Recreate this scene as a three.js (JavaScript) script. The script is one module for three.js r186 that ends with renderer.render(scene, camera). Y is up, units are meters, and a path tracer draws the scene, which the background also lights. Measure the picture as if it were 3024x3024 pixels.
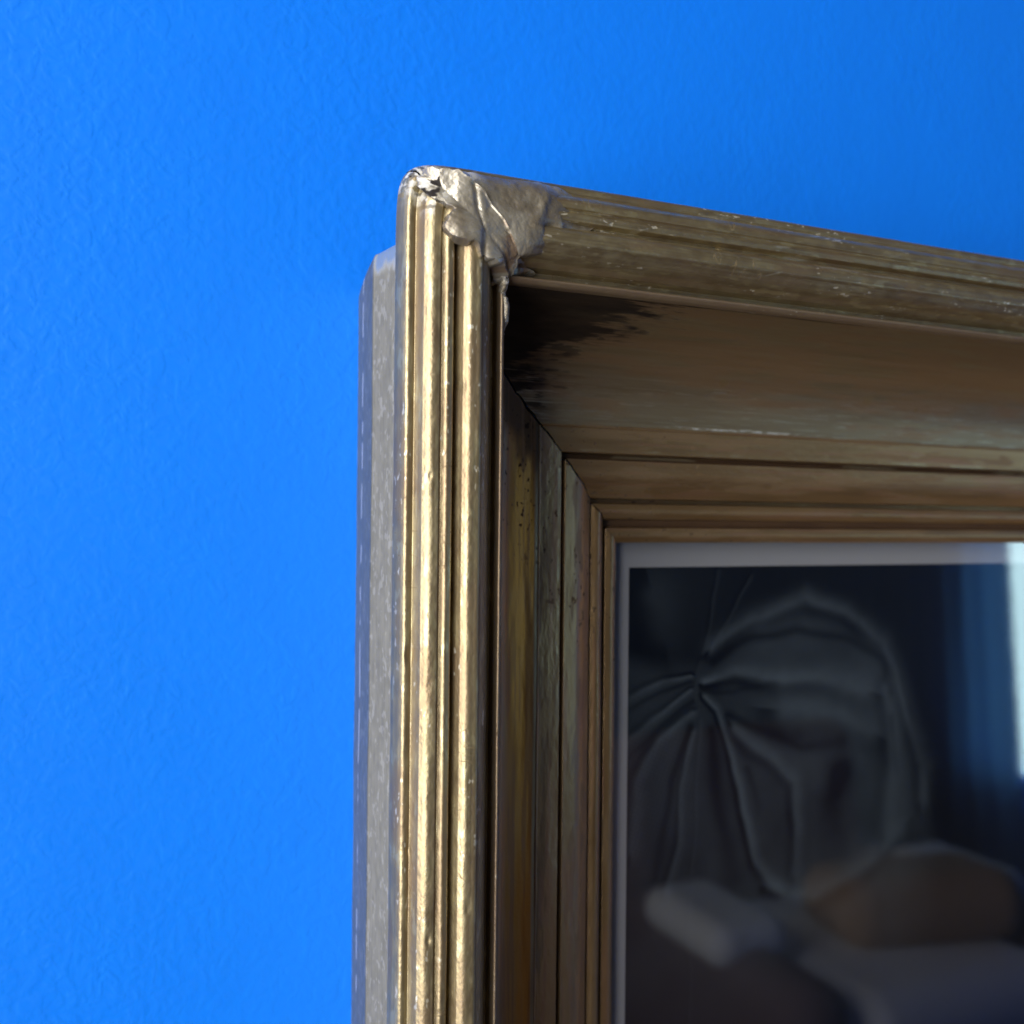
import * as THREE from 'three';
import { RectAreaLightUniformsLib } from 'three/addons/lights/RectAreaLightUniformsLib.js';
import { RoundedBoxGeometry } from 'three/addons/geometries/RoundedBoxGeometry.js';
import { mergeGeometries } from 'three/addons/utils/BufferGeometryUtils.js';

// ---------------------------------------------------------------- camera, light, exposure
RectAreaLightUniformsLib.init();
const scene = new THREE.Scene();
const rad = Math.PI / 180;
const EYE = new THREE.Vector3(0, 1.5, 0.334);          // the wall's face is z = 0, the picture glass z = 0.024
const camera = new THREE.PerspectiveCamera(53.13, 1, 0.01, 50);
camera.position.copy(EYE);
camera.rotation.set(0.4248 * rad, -24.739 * rad, 0.6057 * rad, 'YXZ');
camera.focus = 0.282;
camera.userData.fStop = 10;

scene.background = new THREE.Color().setRGB(0.070, 0.066, 0.060);   // the dim rest of the room

// daylight through the tall window on the left, and through the one on the right that the glass mirrors
const LW = { x: -0.95, y: 1.72, z: 0.98, w: 1.15, h: 1.8 };
const leftLight = new THREE.RectAreaLight(new THREE.Color(1.0, 0.97, 0.90), 8.6, LW.w, LW.h);
leftLight.name = 'left_window_daylight';
leftLight.position.set(LW.x - 0.05, LW.y, LW.z);
leftLight.lookAt(LW.x + 5, LW.y, LW.z);
scene.add(leftLight);
const RW = { x: 3.0, y: 1.13, z: 2.15, w: 0.32, h: 0.96 };
const rightLight = new THREE.RectAreaLight(new THREE.Color(0.58, 0.90, 1.0), 7.5, RW.w, RW.h);
rightLight.name = 'right_window_daylight';
rightLight.position.set(RW.x + 0.05, RW.y, RW.z);
rightLight.lookAt(RW.x - 5, RW.y, RW.z);
scene.add(rightLight);

const renderer = new THREE.WebGLRenderer({ antialias: true });
renderer.setSize(1024, 1024);
renderer.toneMapping = THREE.LinearToneMapping;
renderer.toneMappingExposure = 1;
renderer.shadowMap.enabled = true;

// ---------------------------------------------------------------- noise and helpers
function rng(seed) { let a = seed >>> 0; return () => { a = (a + 0x6D2B79F5) | 0; let t = Math.imul(a ^ (a >>> 15), 1 | a); t = (t + Math.imul(t ^ (t >>> 7), 61 | t)) ^ t; return ((t ^ (t >>> 14)) >>> 0) / 4294967296; }; }
const H = (() => { const r = rng(77), t = new Float32Array(65536); for (let i = 0; i < 65536; i++) t[i] = r(); return t; })();
const hash = (x, y, k) => H[(Math.imul(x, 7349) ^ Math.imul(y, 9151) ^ Math.imul(k, 31337) ^ (Math.imul(x, y + k) >>> 3)) & 65535];
function vn(x, y, k = 0) {                              // value noise, 0..1
  const xi = Math.floor(x), yi = Math.floor(y); let fx = x - xi, fy = y - yi;
  fx = fx * fx * (3 - 2 * fx); fy = fy * fy * (3 - 2 * fy);
  const a = hash(xi, yi, k), b = hash(xi + 1, yi, k), c = hash(xi, yi + 1, k), d = hash(xi + 1, yi + 1, k);
  return a + (b - a) * fx + (c - a) * fy + (a - b - c + d) * fx * fy;
}
function fbm(x, y, k = 0, oct = 4) { let s = 0, a = 0.5, n = 0; for (let i = 0; i < oct; i++) { s += a * vn(x, y, k + i * 13); n += a; a *= 0.5; x = x * 2.03 + 5.1; y = y * 2.03 + 3.7; } return s / n; }
const clamp = (x, a = 0, b = 1) => Math.min(b, Math.max(a, x));
const sm = (a, b, x) => { const t = clamp((x - a) / (b - a)); return t * t * (3 - 2 * t); };
const lerp = (a, b, t) => a + (b - a) * t;
const mix3 = (a, b, t) => [lerp(a[0], b[0], t), lerp(a[1], b[1], t), lerp(a[2], b[2], t)];
const toS = (v) => { v = clamp(v); return v <= 0.0031308 ? v * 12.92 : 1.055 * Math.pow(v, 1 / 2.4) - 0.055; };

// f(u, v) -> { c: [r, g, b] linear, r: roughness, m: metalness, h: height 0..1 }; u, v in metres
function bake(nx, ny, su, sv, u0, v0, f, wrap = THREE.MirroredRepeatWrapping) {
  const C = new Uint8Array(nx * ny * 4), R = new Uint8Array(nx * ny * 4), B = new Uint8Array(nx * ny * 4);
  for (let j = 0; j < ny; j++) for (let i = 0; i < nx; i++) {
    const o = f(u0 + (i + 0.5) / nx * su, v0 + (j + 0.5) / ny * sv), k = (j * nx + i) * 4;
    for (let q = 0; q < 3; q++) C[k + q] = Math.round(255 * toS(o.c[q]));
    R[k] = 255; R[k + 1] = Math.round(255 * clamp(o.r)); R[k + 2] = Math.round(255 * clamp(o.m ?? 0));
    B[k] = B[k + 1] = B[k + 2] = Math.round(255 * clamp(o.h));
    C[k + 3] = R[k + 3] = B[k + 3] = 255;
  }
  const tex = (d, srgb) => { const t = new THREE.DataTexture(d, nx, ny, THREE.RGBAFormat); t.magFilter = THREE.LinearFilter; t.minFilter = THREE.LinearFilter; t.wrapS = t.wrapT = wrap; if (srgb) t.colorSpace = THREE.SRGBColorSpace; t.needsUpdate = true; return t; };
  return { map: tex(C, true), rm: tex(R), bump: tex(B) };
}
function texMat(t, bumpScale, extra = {}) { return new THREE.MeshStandardMaterial({ map: t.map, roughnessMap: t.rm, metalnessMap: t.rm, roughness: 1, metalness: 1, bumpMap: t.bump, bumpScale, ...extra }); }
function tag(o, label, category, group, kind) { if (label) o.userData.label = label; if (category) o.userData.category = category; if (group) o.userData.group = group; if (kind) o.userData.kind = kind; return o; }
function part(name, geo, mat, parent, label) { const m = new THREE.Mesh(geo, mat); m.name = name; m.castShadow = m.receiveShadow = true; parent.add(m); if (label) m.userData.label = label; return m; }
function slab(w, h, d, x, y, z) { const g = new THREE.BoxGeometry(w, h, d); g.translate(x, y, z); return g; }

// ---------------------------------------------------------------- the wall with its rolled blue paint
const WALL_SZ = 0.8;
const wallMat = (() => {
  const t = bake(2048, 2048, WALL_SZ, WALL_SZ, 0, 0, (u, v) => {
    const x = u + 0.0022 * (vn(u / 0.004, v / 0.004, 6) - 0.5), y = v + 0.0030 * (vn(u / 0.004, v / 0.005, 7) - 0.5);
    const xr = 0.83 * x + 0.55 * y, yr = 0.83 * y - 0.55 * x, a = 0.5 * (fbm(x / 0.0023, y / 0.0029, 1, 3) + fbm(xr / 0.0021, yr / 0.0021, 8, 3)), b = vn(yr / 0.0010, xr / 0.0012, 2), d = fbm(u / 0.03, v / 0.05, 4, 3);
    const k = 0.97 + 0.06 * fbm(u / 0.012, v / 0.02, 9, 3);
    return { c: [0.004 * k, 0.200 * k, 0.92 * k], r: 0.46 + 0.10 * (b - 0.5), m: 0, h: sm(0.32, 0.72, a) * 0.55 * (0.3 + 1.2 * d) + 0.10 * b + d * 0.15 };
  });
  return new THREE.MeshPhysicalMaterial({ map: t.map, roughnessMap: t.rm, roughness: 1, bumpMap: t.bump, bumpScale: 0.00016, specularIntensity: 0.6 });
})();
function paintUV(g) { const p = g.attributes.position, n = g.attributes.normal, uv = g.attributes.uv; for (let i = 0; i < p.count; i++) uv.setXY(i, (Math.abs(n.getX(i)) > 0.5 ? p.getZ(i) : p.getX(i)) / WALL_SZ + 0.35, p.getY(i) / WALL_SZ); return g; }
tag(part('blue_wall', paintUV(slab(3.95, 2.8, 0.12, 1.025, 1.4, -0.06)), wallMat, scene), 'bright blue painted wall with rolled texture', null, null, 'structure');
function sideWall(name, x, W, label) {                    // a wall with the opening of its window
  const z0 = W.z - W.w / 2, z1 = W.z + W.w / 2, y0 = W.y - W.h / 2, y1 = W.y + W.h / 2, Z = x > 0 ? 6.5 : 2.6, D = 0.16;
  const g = mergeGeometries([slab(D, 2.8, z0, x, 1.4, z0 / 2), slab(D, 2.8, Z - z1, x, 1.4, (Z + z1) / 2), slab(D, y0, W.w, x, y0 / 2, W.z), slab(D, 2.8 - y1, W.w, x, (2.8 + y1) / 2, W.z)]);
  tag(part(name, paintUV(g), wallMat, scene), label, null, null, 'structure');
}
sideWall('side_wall', LW.x - 0.08, LW, 'blue side wall round the tall window');
sideWall('side_wall_001', RW.x + 0.08, RW, 'blue side wall round the narrow curtained window');

// ---------------------------------------------------------------- the picture frame
const X0 = 0.181, Y0 = EYE.y - 0.0077, ZG = 0.024;      // sight-edge corner at the top left, plane of the glass
const OW = 0.40, OH = 0.50;                             // opening of the frame
const frame = new THREE.Group();
frame.name = 'picture_frame';
frame.position.set(X0 + OW / 2, Y0 - OH / 2, 0);
tag(frame, 'worn gilt picture frame with a dark print behind glass, hanging on the blue wall', 'picture frame');
scene.add(frame);
const FX = -OW / 2, FY = OH / 2;                        // the sight corner in the frame's own axes

// profiles: [w, h], w outward from the sight edge, h forward of the glass
function arc(out, a, b, bulge, step = 0.00022) {
  const dx = b[0] - a[0], dy = b[1] - a[1], L = Math.hypot(dx, dy), n = Math.max(3, Math.round(L * 1.15 / step)), nx = dy / L, ny = -dx / L;
  for (let i = out.length ? 1 : 0; i <= n; i++) { const t = i / n, s = bulge * 4 * t * (1 - t) * (0.55 + 0.45 * 4 * t * (1 - t)) ; out.push([a[0] + dx * t + nx * s, a[1] + dy * t + ny * s]); }
  return out;
}
const chain = (pts) => { const o = []; for (let i = 1; i < pts.length; i++) arc(o, pts[i - 1], pts[i], pts[i][2] || 0); return o; };
const P_BACK = chain([[0.0845, -0.024], [0.0894, 0.0076, 0.0003], [0.0892, 0.0088, 0.0001], [0.0874, 0.0440, 0.0001]]);
const P_FRONT = chain([
  [0.0872, 0.0440], [0.0940, 0.0468, -0.0010], [0.0974, 0.0548, 0.0003], [0.0993, 0.0600, 0.0001], [0.0985, 0.0640, 0.0002], [0.0962, 0.0653, 0.0006], [0.0957, 0.0651, -0.0001],
  [0.0944, 0.0678, -0.0001], [0.0906, 0.0697, 0.0006], [0.0899, 0.0690, -0.0002], [0.0872, 0.0699, 0.0008], [0.0868, 0.0675, 0], [0.0861, 0.0671, 0],
  [0.0847, 0.0705, 0], [0.0816, 0.0720, 0.0005], [0.0797, 0.0713, 0.0004], [0.0760, 0.0666, 0.0006], [0.0748, 0.0648, 0], [0.0745, 0.0608, 0], [0.0725, 0.0608, 0], [0.0721, 0.0651, 0],
  [0.0712, 0.0651, 0.0003], [0.0704, 0.0628, 0.0003], [0.0708, 0.0590, 0]]);
const P_COVE = (() => { const o = []; const A = [0.0706, 0.0598], B = [0.0690, 0.0370], C = [0.0580, 0.0222], D = [0.0384, 0.0203]; for (let i = 0; i <= 130; i++) { const t = i / 130, q = 1 - t; o.push([0, 1].map((k) => q * q * q * A[k] + 3 * q * q * t * B[k] + 3 * q * t * t * C[k] + t * t * t * D[k])); } return o; })();
const P_SLIP = chain([
  [0.0390, 0.0190], [0.0383, 0.0204, 0.0002], [0.0376, 0.0200, 0.0002], [0.0297, 0.0190, 0.0001], [0.0294, 0.0112, 0], [0.0278, 0.0112, 0], [0.0275, 0.0176, 0], [0.0152, 0.0118, 0.0012],
  [0.0150, 0.0042, 0], [0.0137, 0.0042, 0], [0.0134, 0.0096, 0], [0.0083, 0.0084, 0.0012], [0.0079, 0.0012, 0], [0.0056, 0.0012, 0], [0.0052, 0.0050, 0], [0.0002, 0.0036, 0.0010], [0.0, -0.0006, 0]]);
function arcLengths(P) { const a = [0]; for (let i = 1; i < P.length; i++) a.push(a[i - 1] + Math.hypot(P[i][0] - P[i - 1][0], P[i][1] - P[i - 1][1])); return a; }

// corner rounding in plan: p = (outward left, outward up) from the sight corner
function roundCorner(px, py, p) { const c = 0.070; if (p && px > c && py > c) { const vx = px - c, vy = py - c, m = Math.max(vx, vy), L = Math.pow(Math.pow(vx, p) + Math.pow(vy, p), 1 / p); return [c + vx * m / L, c + vy * m / L]; } return [px, py]; }
// how far each rail stops short of the mitre, at a given w
const crackPath = (w) => (fbm(w * 420, 3.3, 41, 3) - 0.5) * 0.0016;
const crackGap = (w) => 0.00010 + 0.00056 * fbm(w * 260, 8.1, 42, 3) * sm(0.0, 0.02, w);
// side: 0 left, 1 top, 2 right, 3 bottom
function place(side, w, s, h, c, out) {
  let px, py;                                            // outward left, outward up, from the top-left sight corner
  if (side === 0) { px = w; py = -s; } else if (side === 1) { px = -s; py = w; } else if (side === 2) { px = -OW - w; py = -s; } else { px = -s; py = -OH - w; }
  if (side < 2) [px, py] = roundCorner(px, py, c);
  out[0] = FX - px; out[1] = FY + py; out[2] = ZG + h;
  return out;
}
const UV = { u0: -0.1, su: 0.40 };
function sweep(side, P, { c = 0, relief = null, gap = true, fine = 420 } = {}) {
  const len = side % 2 ? OW : OH, al = arcLengths(P), nP = P.length, near = side < 2;
  const us = [];
  if (near) { for (let i = 0; i <= fine; i++) us.push(i / fine * 0.36); for (let i = 1; i <= 12; i++) us.push(0.36 + i / 12 * (1 - 0.36)); } else for (let i = 0; i <= 40; i++) us.push(i / 40);
  const cols = us.length, pos = new Float32Array(cols * nP * 3), uv = new Float32Array(cols * nP * 2), idx = [], q = [0, 0, 0];
  for (let j = 0; j < nP; j++) {
    const [w, h] = P[j];
    // outward normal of the profile in the (w, h) plane
    const a = P[Math.max(0, j - 1)], b = P[Math.min(nP - 1, j + 1)], L = Math.hypot(b[0] - a[0], b[1] - a[1]) || 1, nw = (b[1] - a[1]) / L, nh = -(b[0] - a[0]) / L;
    const sh = near && gap ? crackGap(w) + (side === 0 ? 1 : -1) * crackPath(w) : 0.0001;
    const s0 = -w + sh, s1 = len + w - 0.0001;
    for (let i = 0; i < cols; i++) {
      const s = s0 + (s1 - s0) * us[i];
      const d = relief && near ? relief(side, w, s, al[j]) : 0;
      place(side, w + nw * d, s, h + nh * d, c, q);
      const k = (j * cols + i);
      pos.set(q, k * 3);
      uv[k * 2] = (s - UV.u0) / UV.su; uv[k * 2 + 1] = al[j] / al[nP - 1];
    }
  }
  const flip = side === 0 || side === 3;
  for (let j = 0; j < nP - 1; j++) for (let i = 0; i < cols - 1; i++) {
    const A = j * cols + i, B = A + 1, C = A + cols, D = C + 1;
    if (flip) idx.push(A, C, B, B, C, D); else idx.push(A, B, C, B, D, C);
  }
  const g = new THREE.BufferGeometry();
  g.setAttribute('position', new THREE.BufferAttribute(pos, 3));
  g.setAttribute('uv', new THREE.BufferAttribute(uv, 2));
  g.setIndex(idx);
  g.computeVertexNormals();
  return g;
}
// slow waviness of the hand-finished surface and small knocks
const knocks = (() => { const r = rng(5), o = []; for (let i = 0; i < 46; i++) o.push([r() < 0.5 ? 0 : 1, 0.072 + r() * 0.027, -0.06 + r() * 0.3, 0.0006 + r() * 0.0016, 0.0001 + r() * 0.00035]); return o; })();
function reliefFront(side, w, s) {
  let d = (fbm(s * 50 + side * 31, w * 300, 21, 3) - 0.5) * 0.00018 + (fbm(s * 420 + side * 7, w * 900, 22, 3) - 0.5) * 0.00011;
  for (const [sd, kw, ks, r, dep] of knocks) if (sd === side) { const e = ((w - kw) ** 2 * 1.6 + (s - ks) ** 2 * 0.5) / (r * r); if (e < 4) d -= dep * Math.exp(-e * 1.6); }
  return d;
}
const reliefCove = (side, w, s) => (fbm(s * 24 + side * 11, w * 160, 23, 3) - 0.5) * 0.0005 + (fbm(s * 120, w * 700, 24, 2) - 0.5) * 0.0001;
const reliefSlip = (side, w, s) => (fbm(s * 30 + side * 17, w * 120, 25, 3) - 0.5) * 0.00030 + (fbm(s * 300, w * 900, 26, 2) - 0.5) * 0.00010;
const reliefBack = (side, w, s) => (fbm(s * 40 + side * 9, w * 90, 27, 3) - 0.5) * 0.0005;

// ---- finishes (linear base colours)
const GOLD = [0.46, 0.40, 0.235], BRONZE = [0.32, 0.24, 0.14], UMBER = [0.007, 0.0035, 0.002], GESSO = [0.66, 0.64, 0.58], SILVER = [0.50, 0.48, 0.42], AMBER = [0.44, 0.17, 0.012], RUST = [0.24, 0.115, 0.05];
function gilt(side, s, v, k) {                           // common bronze paint: streaked along the rail, mottled, scratched
  const streak = fbm(s * 45, v * 2600, k, 3), mot = fbm(s * 260, v * 420, k + 3, 4), big = fbm(s * 26, v * 90, k + 5, 3);
  let c = mix3(BRONZE, GOLD, clamp(0.15 + 0.55 * mot + 0.5 * (streak - 0.5) + 0.5 * (big - 0.5)));
  let r = 0.44 + 0.20 * (mot - 0.5) + 0.15 * (streak - 0.5), m = 0.88, h = 0.45 + 0.55 * (fbm(s * 1300, v * 1900, k + 9, 3) - 0.5) + 0.12 * (streak - 0.5);
  return { c, r, m, h };
}
function flake(o, amt, col, r, m, dh) { if (amt <= 0) return o; o.c = mix3(o.c, col, amt); o.r = lerp(o.r, r, amt); o.m = lerp(o.m, m, amt); o.h += dh * amt; return o; }
function texFor(side, P, kind) {
  const al = arcLengths(P), tot = al[al.length - 1], nx = 2048, ny = Math.min(640, Math.max(128, Math.round(tot / 0.00014)));
  const wAt = (v) => { let j = 0; while (j < al.length - 2 && al[j + 1] < v) j++; const t = clamp((v - al[j]) / (al[j + 1] - al[j] || 1)); return P[j][0] + (P[j + 1][0] - P[j][0]) * t; };
  const K = side * 100 + kind * 17;
  const cache = new Map();
  return bake(nx, ny, UV.su, tot, UV.u0, 0, (s, v) => {
    let w = cache.get(v); if (w === undefined) { w = wAt(v); cache.set(v, w); }
    const o = gilt(side, s, v, K);
    const e = s + w;                                     // distance from the mitre
    if (kind === 0) {                                    // outer moulding
      const rub = sm(0.60, 0.72, fbm(s * 170 + 3, v * 600, K + 31, 4));
      flake(o, 0.7 * rub, [0.55, 0.48, 0.28], 0.36, 0.85, -0.1);
      const dull = sm(0.46, 0.70, fbm(s * 60, v * 260, K + 37, 4));
      flake(o, 0.6 * dull, [0.27, 0.19, 0.115], 0.46, 0.78, 0.05);
      if (w < 0.0723) flake(o, 0.7, [0.30, 0.21, 0.145], 0.5, 0.7, 0);                 // the lip: pinkish brown and a little rougher
      if (side) for (const [cs, cw, ls, lw] of [[0.024, 0.0866, 0.007, 0.0009], [0.016, 0.0886, 0.004, 0.0006], [0.036, 0.0842, 0.011, 0.0005], [-0.033, 0.0872, 0.0016, 0.0014], [-0.006, 0.0958, 0.005, 0.0006], [0.055, 0.0836, 0.013, 0.0004], [0.012, 0.0800, 0.0012, 0.0010]]) {   // rubbed chips where bright metal shows
        const d = Math.hypot((s - cs - 3 * (w - cw)) / ls, (w - cw) / lw); if (d < 1.4) flake(o, 0.85 * (1 - sm(0.3, 1.0, d * (0.35 + 1.3 * fbm(s * 600, v * 1500, K + 44, 3)))), [0.64, 0.59, 0.44], 0.34, 0.85, 0.25);
      }
      const spots = sm(0.72, 0.78, fbm(s * 500, v * 1100, K + 41, 3)) * sm(0.60, 0.72, fbm(s * 30, v * 150, K + 43, 2));
      flake(o, spots, [0.62, 0.58, 0.46], 0.4, 0.6, 0.2);
      const cr = Math.abs(fbm(s * 330, v * 90, K + 47, 2) - 0.5);           // hairline cracks across the beads
      flake(o, (1 - sm(0.004, 0.010, cr)) * sm(0.62, 0.7, fbm(s * 40, v * 120, K + 48, 2)) * 0.55, [0.12, 0.08, 0.04], 0.7, 0.3, -0.4);
      // wear at the very corner: gesso showing, dark losses
      if (w > 0.0925) { const n = fbm(s * 700, v * 700, K + 51, 3), q = 1 - sm(0.002, 0.013, e); flake(o, q * sm(0.44, 0.6, n), GESSO, 0.55, 0.2, 0.2); flake(o, q * sm(0.60, 0.66, fbm(s * 500, v * 500, K + 53, 3)), UMBER, 0.8, 0, -0.6); }
    } else if (kind === 1) {                             // cove
      const n1 = fbm(s * 120, v * 420, K + 61, 5), n2 = fbm(s * 55, v * 330, K + 63, 4), st = fbm(s * 30, v * 2200, K + 65, 3);
      if (side === 1) {
        o.c = mix3([0.28, 0.205, 0.11], [0.42, 0.345, 0.215], 0.5 * st + 0.5 * n2); o.m = 0.82; o.r = 0.36 + 0.1 * st;
        flake(o, 0.45 * sm(0.42, 0.72, n2 + 0.30 * (sm(0.040, 0.055, w) - 0.5)), RUST, 0.42, 0.6, 0);
        // bare dark wood where the bronze paint never reached into the corner: ragged outline, blackened further to paint in shade under the lip
        const reach = lerp(0.013, 0.050, sm(0.055, 0.069, w)) + (n1 - 0.5) * 0.026 + (fbm(s * 40, v * 1500, K + 66, 3) - 0.5) * 0.014 - 0.012 * sm(0.052, 0.046, w);
        const bare = 1 - sm(reach - 0.007, reach + 0.003, e);
        flake(o, 0.6 * (1 - sm(reach, reach + 0.014, e + 0.012 * (n2 - 0.5))), [0.10, 0.055, 0.028], 0.5, 0.4, 0);
        flake(o, bare * (0.80 + 0.2 * n1), UMBER, 0.75, 0.0, -0.2);
        flake(o, sm(0.60, 0.68, fbm(s * 160, v * 900, K + 67, 3)) * (1 - sm(0.006, 0.016, Math.abs(e - reach))) * 0.7, UMBER, 0.75, 0, -0.2);
        flake(o, sm(0.70, 0.75, fbm(s * 70, v * 3000, K + 68, 3)) * sm(0.056, 0.05, w) * 0.7, [0.58, 0.50, 0.34], 0.3, 0.9, 0.1);
        const sc = Math.abs(w - 0.0392 - 0.0004 * (fbm(s * 90, 2, K + 69, 2) - 0.5));   // scraped edge, pale underneath
        flake(o, 0.8 * (1 - sm(0.00005, 0.0006, sc)) * sm(0.040, 0.060, e) * (1 - sm(0.085, 0.125, e)) * sm(0.36, 0.62, fbm(s * 420, v * 1500, K + 70, 4)), [0.66, 0.67, 0.62], 0.4, 0.4, 0.2);
        for (const [ds, dw, r] of [[0.093, 0.0525, 0.0022], [0.028, 0.0545, 0.0016], [0.118, 0.0505, 0.0014]]) { const d = Math.hypot((s - ds) * 0.8, (w - dw)) / r; flake(o, 0.55 * (1 - sm(0.5, 1.1, d + 0.4 * (n1 - 0.5))), [0.12, 0.08, 0.03], 0.5, 0.4, -0.1); }
      } else {
        const band = sm(0.0540, 0.0490, w + 0.0012 * (fbm(s * 90, 1, K + 71, 3) - 0.5)) * sm(0.0392, 0.0400, w);
        o.c = mix3([0.28, 0.205, 0.11], [0.42, 0.345, 0.215], 0.5 * st + 0.5 * n2); o.m = 0.82; o.r = 0.36 + 0.1 * st;
        flake(o, band * (0.72 + 0.28 * n2), AMBER, 0.34, 0.6, 0);
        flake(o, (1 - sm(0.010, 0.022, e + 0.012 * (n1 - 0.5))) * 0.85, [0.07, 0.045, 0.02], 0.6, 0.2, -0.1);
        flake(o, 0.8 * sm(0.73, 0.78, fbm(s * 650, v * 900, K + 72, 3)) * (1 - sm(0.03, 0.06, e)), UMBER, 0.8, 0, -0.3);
        flake(o, 0.5 * sm(0.58, 0.7, fbm(s * 22, v * 900, K + 74, 3)), RUST, 0.42, 0.5, 0);
      }
    } else if (kind === 2) {                             // inner slip
      const n2 = fbm(s * 60, v * 420, K + 81, 4), st = fbm(s * 26, v * 2000, K + 83, 3);
      o.c = mix3([0.29, 0.18, 0.085], [0.46, 0.31, 0.15], clamp(0.6 * st + 0.5 * n2)); o.m = 0.82; o.r = 0.37 + 0.12 * (n2 - 0.5);
      flake(o, 0.6 * sm(0.56, 0.66, n2), [0.19, 0.13, 0.075], 0.5, 0.5, 0);
      flake(o, 0.5 * sm(0.6, 0.7, fbm(s * 36, v * 700, K + 85, 3)), [0.36, 0.20, 0.12], 0.38, 0.7, 0);
      flake(o, sm(0.74, 0.79, fbm(s * 500, v * 700, K + 86, 3)) * 0.7 * (1 - sm(0.03, 0.08, e)), UMBER, 0.8, 0, -0.2);
      for (const [a, b] of [[0.0278, 0.0294], [0.0056, 0.0079]]) if (w > a - 0.0001 && w < b + 0.0001) flake(o, 0.85, [0.085, 0.042, 0.024], 0.7, 0.1, 0);   // darker red-brown on the floors of two quirks
      if (w > 0.0285 && w < 0.031) flake(o, 0.5 * sm(0.5, 0.6, n2), [0.6, 0.48, 0.28], 0.3, 0.9, 0);
    } else {                                             // back edge: dull, brushed
      const st = fbm(s * 55, v * 3200, K + 91, 3), n = fbm(s * 300, v * 500, K + 93, 4);
      o.c = mix3([0.12, 0.112, 0.08], [0.30, 0.28, 0.21], clamp(0.5 * st + 0.5 * n)); o.m = v < 0.033 ? 0.65 : 0.08; o.r = (v < 0.033 ? 0.42 : 0.62) + 0.15 * (st - 0.5); o.h = 0.5 + 0.5 * (st - 0.5) + 0.3 * (n - 0.5);
      flake(o, sm(0.62, 0.72, fbm(s * 420, v * 520, K + 95, 3)) * 0.25, SILVER, 0.45, o.m, 0.1);
      const d = Math.abs(v - 0.014 - 0.0012 * (fbm(s * 30, 5, K + 97, 2) - 0.5));          // scuffed line down the bevel
      flake(o, (1 - sm(0.0004, 0.001, d)) * sm(0.42, 0.55, fbm(s * 190, 9, K + 98, 3)), [0.74, 0.74, 0.72], 0.45, 0.5, 0.1);
      flake(o, (1 - sm(0.004, 0.009, e + 0.004 * (n - 0.5))) * sm(0.03, 0.036, v), [0.72, 0.68, 0.52], 0.32, 0.8, 0.2);
    }
    o.r = clamp(o.r, 0.16, 1);
    return o;
  });
}
const SETS = [[P_FRONT, 'outer_moulding'], [P_COVE, 'cove'], [P_SLIP, 'inner_slip'], [P_BACK, 'back_edge']];
const RELIEF = [reliefFront, reliefCove, reliefSlip, reliefBack], BUMP = [0.00012, 0.00006, 0.00007, 0.00010];
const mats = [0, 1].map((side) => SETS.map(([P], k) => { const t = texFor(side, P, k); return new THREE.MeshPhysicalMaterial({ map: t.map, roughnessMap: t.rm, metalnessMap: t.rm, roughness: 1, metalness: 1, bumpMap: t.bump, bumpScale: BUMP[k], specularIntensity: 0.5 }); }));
const thin = (P) => P.filter((_, i) => i % 4 === 0 || i === P.length - 1);
['side_rail', 'top_rail', 'side_rail_001', 'bottom_rail'].forEach((name, side) => {
  let rail = null;
  SETS.forEach(([P, nm], k) => {
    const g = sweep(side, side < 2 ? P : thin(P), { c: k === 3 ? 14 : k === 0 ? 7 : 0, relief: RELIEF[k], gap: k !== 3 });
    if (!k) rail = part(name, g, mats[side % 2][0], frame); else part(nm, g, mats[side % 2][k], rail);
  });
});

// ---- the leafy plaster ornament wrapped over the corner: two halves that meet along a hairline crack
const HULL = [[0.0985, 0.0640], [0.0965, 0.0668], [0.0935, 0.0694], [0.0890, 0.0712], [0.0840, 0.0724], [0.0795, 0.0722], [0.0755, 0.0704], [0.0725, 0.0680], [0.0708, 0.0655], [0.0699, 0.0612]];
const hullCurve = new THREE.CatmullRomCurve3(HULL.map(([w, h]) => new THREE.Vector3(w, h, 0)), false, 'centripetal');
const table = (pts) => (x) => { if (x <= pts[0][0]) return pts[0][1]; for (let i = 1; i < pts.length; i++) if (x <= pts[i][0]) { const t = (x - pts[i - 1][0]) / (pts[i][0] - pts[i - 1][0]); return lerp(pts[i - 1][1], pts[i][1], t); } return pts[pts.length - 1][1]; };
// where the plaster ends along each rail (s), by w
const endLeft = table([[0.0698, -0.0690], [0.0722, -0.0705], [0.0735, -0.0716], [0.0752, -0.0726], [0.0775, -0.0726], [0.0812, -0.0736], [0.0822, -0.0762], [0.0850, -0.0766], [0.0885, -0.0776], [0.0905, -0.0800], [0.0925, -0.0865], [0.0975, -0.0915]]);
const endTop = table([[0.0698, -0.0600], [0.0715, -0.0645], [0.0745, -0.0640], [0.0765, -0.0570], [0.0800, -0.0545], [0.0842, -0.0535], [0.0870, -0.0470], [0.0985, -0.0380]]);
const hullH = table(hullCurve.getPoints(300).map((p) => [p.x, p.y]).sort((a, b) => a[0] - b[0]));
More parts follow.
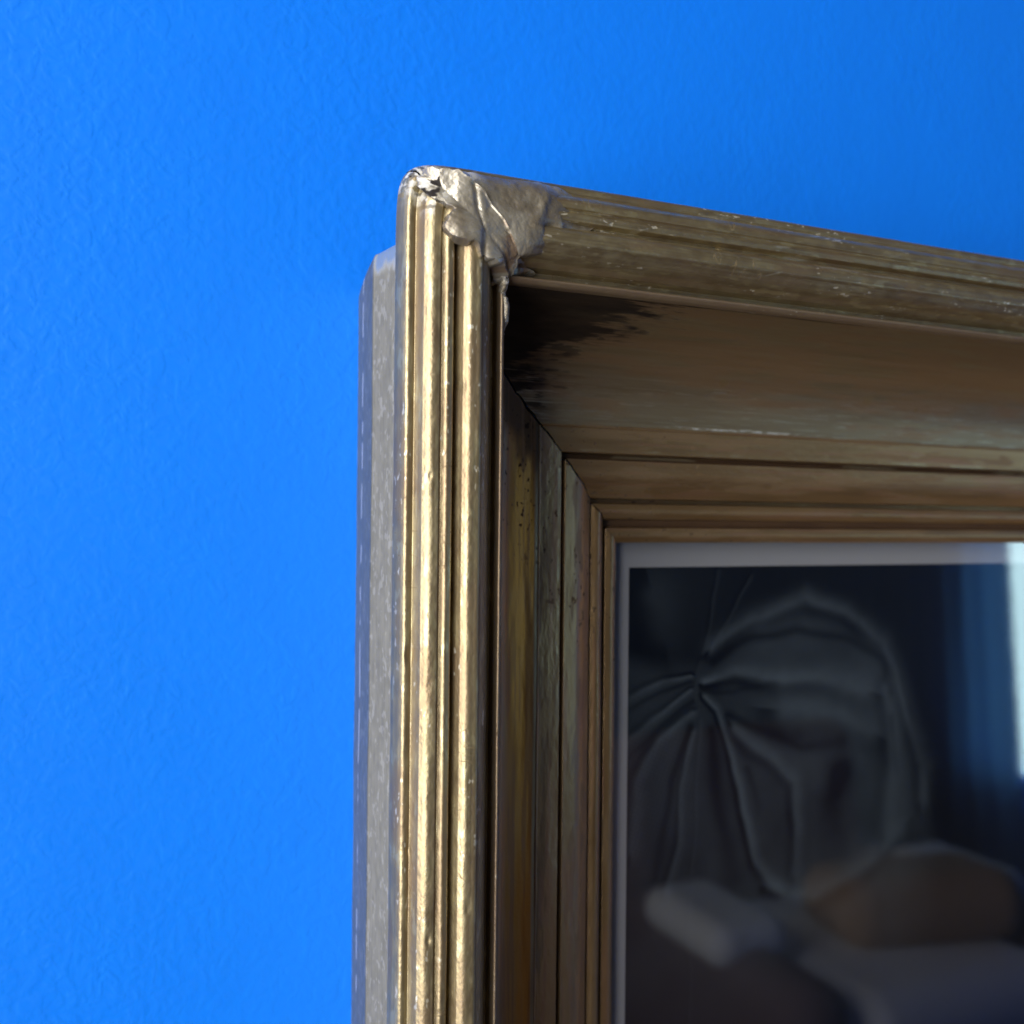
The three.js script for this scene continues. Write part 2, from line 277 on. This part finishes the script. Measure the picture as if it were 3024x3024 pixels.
// the plaster's own crack lies beside the mitre: how far the left half reaches over it (by w of the left half, by w of the top half)
const overLeft = table([[0.0698, 0.0056], [0.0749, 0.0091], [0.0800, 0.0103], [0.0869, 0.0084], [0.0920, 0.0042], [0.0982, 0.0]]);
const overTop = table([[0.0698, 0.0], [0.0724, 0.0035], [0.0744, 0.0055], [0.0840, 0.0091], [0.0903, 0.0103], [0.0953, 0.0084], [0.0982, 0.0]]);
function ornament(side) {
  const NW = 110, NS = 150, pos = [], uv = [], idx = [], q = [0, 0, 0];
  const pts = hullCurve.getPoints(NW);
  for (let j = 0; j <= NW; j++) {
    const { x: w, y: h } = pts[j], a = pts[Math.max(0, j - 1)], b = pts[Math.min(NW, j + 1)], L = Math.hypot(b.x - a.x, b.y - a.y), nw = (b.y - a.y) / L, nh = -(b.x - a.x) / L;
    const wob = (fbm(w * 900, side * 5.5, 61, 3) - 0.5) * (side ? 0.0012 : 0.0016);
    const s0 = side ? -w + overTop(w) + 0.00012 : -w - overLeft(w) + (fbm(w * 700, 1.5, 44, 3) - 0.5) * 0.0009, s1 = (side ? endTop(w) : endLeft(w)) + wob;
    
    for (let i = 0; i <= NS; i++) {
      const t = i / NS, s = lerp(s0, s1, t), left = s1 - s;
      let d = 0.0003 + (fbm(s * 160 + side * 3, w * 190, 63, 2) - 0.5) * 0.0011 + (fbm(s * 800, w * 800 + side, 65, 3) - 0.5) * (0.00030 + 0.0005 * sm(0.0755, 0.0735, w));
      if (side === 0) {
        // a pointed leaf lying over the beads, its tip to the outside, and a lower lobe beside it
        const lf = (w - 0.0862) / 0.0052, ls = (s + 0.0806) / 0.0058, l4 = lf * lf + ls * ls + 0.5 * lf * ls; d += 0.0019 * Math.exp(-l4 * l4 * 0.8);
        const l2 = (w - 0.0768) / 0.0036, m2 = (s + 0.0748) / 0.0040; d += 0.0014 * Math.exp(-(l2 * l2 + m2 * m2));
        d += 0.0004 * Math.exp(-(((s - s0) / 0.0004) ** 2)) * sm(0.088, 0.080, w);
        d += 0.0008 * Math.exp(-(((w - 0.0725) / 0.0012) ** 2)) * sm(-0.074, -0.064, s);
        d -= 0.0007 * Math.exp(-(((w - 0.0806 + (s + 0.078) * 0.15) / 0.0008) ** 2));
      } else {
        const l1 = (w - 0.0830) / 0.0034, m1 = (s + 0.0597) / 0.0016; d -= 0.0030 * Math.exp(-((l1 * 1.7) ** 2 + (m1 * 0.9 + l1 * 0.9) ** 2));
        const l2 = (w - 0.0838) / 0.0030, m2 = (s + 0.0566) / 0.0014; d += 0.0012 * Math.exp(-(l2 * l2 + (m2 + l2 * 0.7) ** 2));
        const l3 = (w - 0.0890) / 0.0040, m3 = (s + 0.0630) / 0.0016; d += 0.0007 * Math.exp(-(l3 * l3 + (m3 - l3) ** 2));
      }
      const wB = side ? 0.0982 : 0.0893 + 0.0018 * Math.exp(-(((s + 0.0798) / 0.0034) ** 2)) + 0.0020 * (fbm(s * 420, 3, 66, 3) - 0.5) + 0.0090 * sm(-0.0855, -0.0895, s), wEdge = sm(0, side ? 0.0016 : 0.0011, wB - w);
      const drop = 1 - Math.min(sm(-0.0001, side ? lerp(0.012, 0.022, sm(0.083, 0.088, w)) : 0.0008, left), wEdge);
      d -= drop * 0.0042;
      const over = side === 0 ? sm(0, 0.002, -s - w) : 0, hh = lerp(h, Math.max(h, hullH(Math.max(w, -s))), over);
      place(side, w + nw * d, s, hh + nh * d, 7, q);
      pos.push(...q);
      uv.push((s + 0.1) / 0.06, (w - 0.069) / 0.03);
    }
  }
  for (let j = 0; j < NW; j++) for (let i = 0; i < NS; i++) { const A = j * (NS + 1) + i, B = A + 1, C = A + NS + 1, D = C + 1; if (side === 0) idx.push(A, C, B, B, C, D); else idx.push(A, B, C, B, D, C); }
  const g = new THREE.BufferGeometry();
  g.setAttribute('position', new THREE.Float32BufferAttribute(pos, 3));
  g.setAttribute('uv', new THREE.Float32BufferAttribute(uv, 2));
  g.setIndex(idx); g.computeVertexNormals();
  return g;
}
function ornamentTex(side) {
  return bake(512, 256, 0.06, 0.03, -0.1, 0.069, (s, w) => {
    const n = fbm(s * 330, w * 330, 201 + side, 5), f = fbm(s * 1400, w * 1400, 211, 3), b = fbm(s * 110, w * 110, 217 + side, 3);
    const o = { c: mix3([0.31, 0.27, 0.205], [0.54, 0.505, 0.425], n), r: 0.42 + 0.2 * (f - 0.5), m: 0.68, h: 0.5 + 0.5 * (f - 0.5) + 0.4 * (n - 0.5) };
    flake(o, 0.6 * sm(0.48, 0.62, b), [0.20, 0.155, 0.10], 0.48, 0.7, 0);
    flake(o, 0.5 * sm(0.60, 0.7, n), [0.48, 0.44, 0.35], 0.38, 0.8, 0.1);
    flake(o, 0.7 * sm(0.0765, 0.0735, w + 0.005 * (b - 0.5)) * sm(0.42, 0.55, fbm(s * 260, w * 200, 223, 3)), [0.17, 0.085, 0.035], 0.48, 0.6, 0);   // rusty varnish along the lip
    const cap = sm(0.0895, 0.0925, w) * sm(-0.078, -0.083, s);                    // knocked corner: gesso and dark losses
    flake(o, 0.85 * cap * sm(0.50, 0.58, fbm(s * 420, w * 420, 231, 3)), GESSO, 0.55, 0.2, 0.2);
    flake(o, cap * sm(0.62, 0.66, fbm(s * 300 + 4, w * 300, 233, 3)), UMBER, 0.8, 0, -0.6);
    flake(o, sm(0.70, 0.76, f) * 0.5, UMBER, 0.8, 0, -0.2);
    o.r = clamp(o.r, 0.18, 1);
    return o;
  }, THREE.ClampToEdgeWrapping);
}
const orn = part('corner_ornament', ornament(0), texMat(ornamentTex(0), 0.00018), frame, 'leaf-shaped plaster wrapped over the worn corner');
part('corner_ornament', ornament(1), texMat(ornamentTex(1), 0.00018), frame, 'plaster half of the corner with a dent');
{ // the curled stub of plaster that hangs over the lip below the corner
  const c = new THREE.CatmullRomCurve3([[0.0726, -0.0735, 0.0672], [0.0714, -0.0690, 0.0655], [0.0706, -0.0645, 0.0640], [0.0704, -0.0605, 0.0632], [0.0702, -0.0582, 0.0625], [0.0706, -0.0570, 0.0624]].map(([w, s, h]) => new THREE.Vector3(FX - w, FY - s, ZG + h)));
  const g = new THREE.TubeGeometry(c, 90, 0.0010, 14); const p = g.attributes.position;
  for (let i = 0; i < p.count; i++) { const n = (fbm(p.getY(i) * 600, p.getX(i) * 600 + p.getZ(i) * 500, 71, 2) - 0.5) * 0.0014; p.setXYZ(i, p.getX(i) + n, p.getY(i) + n * 0.5, p.getZ(i) + n); }
  g.computeVertexNormals();
  part('plaster_curl', g, orn.material, orn);
}
// ---- glass, print on white paper, backing board
{
  const g = new THREE.PlaneGeometry(OW + 0.012, OH + 0.012);
  const m = part('glass_pane', g, new THREE.MeshPhysicalMaterial({ color: 0xffffff, transmission: 1, thickness: 0, roughness: 0.03, ior: 1.75, metalness: 0 }), frame, 'clear picture glass');
  m.position.set(0, 0, ZG);
}
function strokeField(list) {                             // soft brush strokes, in millimetres from the printed corner
  return (x, y) => { let s = 0; for (const { p, a, r, r2 = r } of list) { let best = 1e9, bt = 0, sg = 1; for (let i = 1; i < p.length; i++) { const [ax, ay] = p[i - 1], [bx, by] = p[i], dx = bx - ax, dy = by - ay, t = clamp(((x - ax) * dx + (y - ay) * dy) / (dx * dx + dy * dy)), d = Math.hypot(x - ax - dx * t, y - ay - dy * t); if (d < best) { best = d; bt = (i - 1 + t) / (p.length - 1); sg = (x - ax) * dy - (y - ay) * dx; } } const w = lerp(r, r2, bt) * 0.8; const q = best / w; if (q < 3) s += a * (1 - 0.5 * bt) * (a < 0.1 ? (sg > 0 ? Math.exp(-q * q) : Math.exp(-q * q * 5) - 0.45 * Math.exp(-(q - 1) * (q - 1) * 2.5)) : Math.exp(-q * q)); } return s; };
}
{
  const MM = [0.0093, 0.0089], PW = OW - 2 * MM[0], PH = OH - 2 * MM[1];
  const lights = strokeField([
    { p: [[36, 30], [53, 20], [80, 12], [101, 18], [121, 31], [128, 43], [134, 63], [143, 82], [142, 96]], a: 0.026, r: 5, r2: 6 },
    { p: [[33, 42], [46, 40], [65, 43], [90, 44], [110, 50]], a: 0.036, r: 2.2, r2: 9 },
    { p: [[33, 47], [39, 52], [46, 71], [51, 91], [57, 111], [68, 124]], a: 0.040, r: 1.8, r2: 4 },
    { p: [[48, 60], [63, 73], [75, 84], [77, 100], [76, 118]], a: 0.030, r: 5, r2: 4 },
    { p: [[27, 40], [14, 41], [1, 47]], a: 0.034, r: 1.4, r2: 2.5 }, { p: [[27, 45], [16, 52], [0, 62]], a: 0.030, r: 1.3, r2: 2.5 }, { p: [[28, 53], [14, 62], [4, 76], [2, 100]], a: 0.026, r: 2, r2: 5 },
    { p: [[28, 60], [23, 80], [22, 100], [18, 118]], a: 0.026, r: 1.6, r2: 3 },
    { p: [[38, 2], [35, 23], [30, 38], [29, 48]], a: 0.008, r: 1.4 }, { p: [[53, 4], [46, 16], [35, 32]], a: 0.011, r: 1.4 }, { p: [[31, 56], [30, 75], [28, 108], [27, 190]], a: 0.007, r: 1.2 },
    { p: [[70, 55], [95, 58], [112, 66]], a: 0.026, r: 12, r2: 9 }, { p: [[122, 50], [127, 80], [122, 106]], a: 0.020, r: 6, r2: 8 }, { p: [[10, 10], [14, 24]], a: 0.014, r: 12 },
    { p: [[64, 122], [85, 128], [110, 120], [130, 108]], a: 0.020, r: 5, r2: 8 },
  ]);
  const darks = strokeField([
    { p: [[37, 35], [55, 27], [75, 24], [101, 29], [120, 37], [124, 52]], a: 0.9, r: 2.4 }, { p: [[32, 45], [46, 47], [65, 45]], a: 0.8, r: 1.4 }, { p: [[44, 55], [63, 64], [78, 70], [98, 70]], a: 0.95, r: 2.2, r2: 3.4 },
    { p: [[27, 42], [14, 45], [0, 52]], a: 0.8, r: 1.2 }, { p: [[28, 49], [15, 57], [0, 68]], a: 0.8, r: 1.4 }, { p: [[27, 58], [19, 78], [14, 98], [12, 113]], a: 0.9, r: 2.0, r2: 3 }, { p: [[36, 60], [38, 80], [42, 100], [46, 116]], a: 1.0, r: 3.5, r2: 6 },
    { p: [[98, 82], [94, 92], [96, 102]], a: 1.3, r: 10, r2: 9 }, { p: [[53, 76], [58, 92]], a: 0.6, r: 2 }, { p: [[124, 62], [128, 84]], a: 0.5, r: 2 },
  ]);
  const archY = table([[0, 34], [30, 36], [36, 30], [53, 20], [80, 12], [101, 18], [121, 31], [128, 43], [134, 63], [143, 84], [150, 110], [170, 170]]);
  const t = bake(1400, 1700, PW * 1000 * 0.6, PH * 1000 * 0.6, 0, 0, (x, yy) => {
    const y = PH * 600 - yy;                              // rows run upward
    const xw = x + 3 * (fbm(x * 0.06, y * 0.06, 331, 3) - 0.5), yw = y + 3 * (fbm(x * 0.06, y * 0.06, 337, 3) - 0.5);
    const wv = (Math.sin(x * 3.4 + 1.4 * y) + Math.sin(y * 3.8 - 1.9 * x)) * 0.25, gr = fbm(x * 3.1, y * 3.1, 301, 3) - 0.5;
    const body = sm(-5, 5, yw - archY(xw)) * sm(190, 90, yw) * sm(150, 128, xw - yw * 0.03), soft = fbm(x * 0.05, y * 0.04, 311, 3), top = sm(60, 10, xw) * sm(40, 10, yw);
    let l = 0.0030 + body * 0.019 * (0.35 + 1.3 * soft) + top * 0.006 + lights(xw, yw) * 1.0 * (0.6 + 0.8 * fbm(x * 0.12, y * 0.12, 305, 3));
    l *= 1 - 0.88 * clamp(darks(xw, yw)); l *= 1 + 0.3 * wv + 0.4 * gr; l = Math.max(0.0016, l);
    return { c: [l * 0.78, l * 1.0, l * 1.2 + 0.0012], r: 0.55, m: 0, h: 0.5 };
  }, THREE.ClampToEdgeWrapping);
  const paper = part('print_paper', new THREE.BoxGeometry(OW + 0.01, OH + 0.01, 0.0004), new THREE.MeshStandardMaterial({ color: new THREE.Color().setRGB(0.21, 0.215, 0.23), roughness: 0.8 }), frame, 'paper margin round the print, with shade put into its grey');  // pale paper coloured grey, standing in for shade behind the frame
  paper.position.set(0, 0, ZG - 0.0034);
  const g = new THREE.PlaneGeometry(PW, PH), uv = g.attributes.uv;
  for (let i = 0; i < uv.count; i++) uv.setXY(i, uv.getX(i) / 0.6, (uv.getY(i) - 0.4) / 0.6);
  const m = part('photo_print', g, new THREE.MeshPhysicalMaterial({ map: t.map, roughness: 0.9, specularIntensity: 0.2 }), paper, 'dark photograph of gathered cloth with folds running from a seam');
  m.position.set(0, 0, 0.0003);
  const b = part('backing_board', new THREE.BoxGeometry(OW + 0.03, OH + 0.03, 0.003), new THREE.MeshStandardMaterial({ color: new THREE.Color().setRGB(0.22, 0.15, 0.09), roughness: 0.9 }), frame);
  b.position.set(0, 0, ZG - 0.0054);
}

// ---------------------------------------------------------------- what the glass and the gilding mirror
const white = new THREE.MeshStandardMaterial({ color: new THREE.Color().setRGB(0.72, 0.72, 0.70), roughness: 0.5 });
function windowThing(W, dir, color, glow, label) {
  const g = new THREE.Group(); g.name = scene.getObjectByName('sash_window') ? 'sash_window_001' : 'sash_window'; g.position.set(W.x, W.y - W.h / 2, W.z); scene.add(g);
  tag(g, label, 'window');
  const t = 0.05, T = W.w > 1 ? W.w - 2 * t : W.w - 2 * t, fr = mergeGeometries([slab(0.05, t, W.w, dir * -0.10, t / 2, 0), slab(0.05, t, W.w, dir * -0.10, W.h - t / 2, 0), slab(0.05, W.h - 2 * t, t, dir * -0.10, W.h / 2, W.w / 2 - t / 2), slab(0.05, W.h - 2 * t, t, dir * -0.10, W.h / 2, -W.w / 2 + t / 2)]);
  part('window_frame', fr, white, g);
  const pane = part('window_pane', slab(0.006, W.h - 0.1, W.w - 0.1, -dir * 0.10, W.h / 2, 0), new THREE.MeshStandardMaterial({ color: 0x000000, emissive: color, emissiveIntensity: glow, roughness: 0.2 }), g);
  pane.castShadow = false;
  return g;
}
windowThing(LW, 1, new THREE.Color(1.0, 0.97, 0.9), 0.6, 'tall white-framed window left of the blue wall');
windowThing(RW, -1, new THREE.Color(0.72, 0.92, 1.0), 1.0, 'tall white-framed window mirrored in the picture glass');
{
  const f = part('floor', slab(3.95, 0.1, 6.5, 1.025, -0.05, 3.25), new THREE.MeshStandardMaterial({ color: new THREE.Color().setRGB(0.055, 0.026, 0.013), roughness: 0.6 }), scene);
  tag(f, 'brown wooden floor', null, null, 'structure');
}
{ // sheer curtain pulled half across the narrow window, its edge swinging aside
  const NU = 320, NV = 40, pos = [], idx = [];
  for (let j = 0; j <= NV; j++) for (let i = 0; i <= NU; i++) {
    const y = 0.02 + 2.58 * j / NV, z0 = 2.12 - (1.47 - y) * 0.075, z = lerp(z0, 5.6, Math.pow(i / NU, 1.0));
    pos.push(2.93 + 0.022 * Math.sin(i * 0.75) * (0.6 + 0.4 * (1 - j / NV)), y, z);
  }
  for (let j = 0; j < NV; j++) for (let i = 0; i < NU; i++) { const A = j * (NU + 1) + i, B = A + 1, C = A + NU + 1; idx.push(A, B, C, B, C + 1, C); }
  const g = new THREE.BufferGeometry(); g.setAttribute('position', new THREE.Float32BufferAttribute(pos, 3)); g.setIndex(idx); g.computeVertexNormals();
  const c = part('curtain', g, new THREE.MeshPhysicalMaterial({ color: new THREE.Color().setRGB(0.06, 0.17, 0.36), transmission: 0.5, thickness: 0, roughness: 1, side: THREE.DoubleSide }), scene);
  tag(c, 'long blue sheer curtain drawn half across the narrow window', 'curtain');
}
{ // stand-in armchair and pillow, added for the blurred shapes in the glass
  const a = new THREE.Group(); a.name = 'armchair'; a.position.set(1.78, 0, 1.62); scene.add(a);
  tag(a, 'stand-in mauve upholstered armchair with a pale seat cushion, mirrored in the picture glass', 'armchair');
  const cloth = new THREE.MeshStandardMaterial({ color: new THREE.Color().setRGB(0.16, 0.11, 0.13), roughness: 0.9 }), pale = new THREE.MeshStandardMaterial({ color: new THREE.Color().setRGB(0.80, 0.80, 0.82), roughness: 0.9 }), wood = new THREE.MeshStandardMaterial({ color: new THREE.Color().setRGB(0.10, 0.06, 0.03), roughness: 0.5 });
  const rb = (w, h, d, r, x, y, z, rx = 0) => { const g = new RoundedBoxGeometry(w, h, d, 4, r); g.rotateX(rx); g.translate(x, y, z); return g; };
  part('seat_base', rb(0.62, 0.26, 0.72, 0.04, 0, 0.25, 0), cloth, a);
  part('backrest', rb(0.80, 0.62, 0.17, 0.07, 0, 0.62, 0.42, 0.18), cloth, a);
  for (const s of [-1, 1]) { const ar = part('armrest', rb(0.16, 0.46, 0.74, 0.075, s * 0.38, 0.36, 0), cloth, a); part('arm_cap', rb(0.20, 0.10, 0.32, 0.049, s * 0.38, 0.59, 0.02), pale, ar); for (const t of [-1, 1]) part('leg', slab(0.05, 0.13, 0.05, s * 0.30, 0.065, t * 0.29), wood, a); }
  part('seat_cushion', rb(0.60, 0.18, 0.64, 0.088, 0, 0.46, -0.07), pale, a);
  const p = part('throw_pillow', rb(0.46, 0.30, 0.16, 0.078, 0, 0, 0), new THREE.MeshStandardMaterial({ color: new THREE.Color().setRGB(0.42, 0.27, 0.16), roughness: 0.9 }), scene);
  p.position.set(1.88, 0.615, 1.52); p.rotation.set(-1.45, 0, 0.3);
  tag(p, 'stand-in tan throw pillow lying on the pale armchair seat', 'pillow');
}
renderer.render(scene, camera);
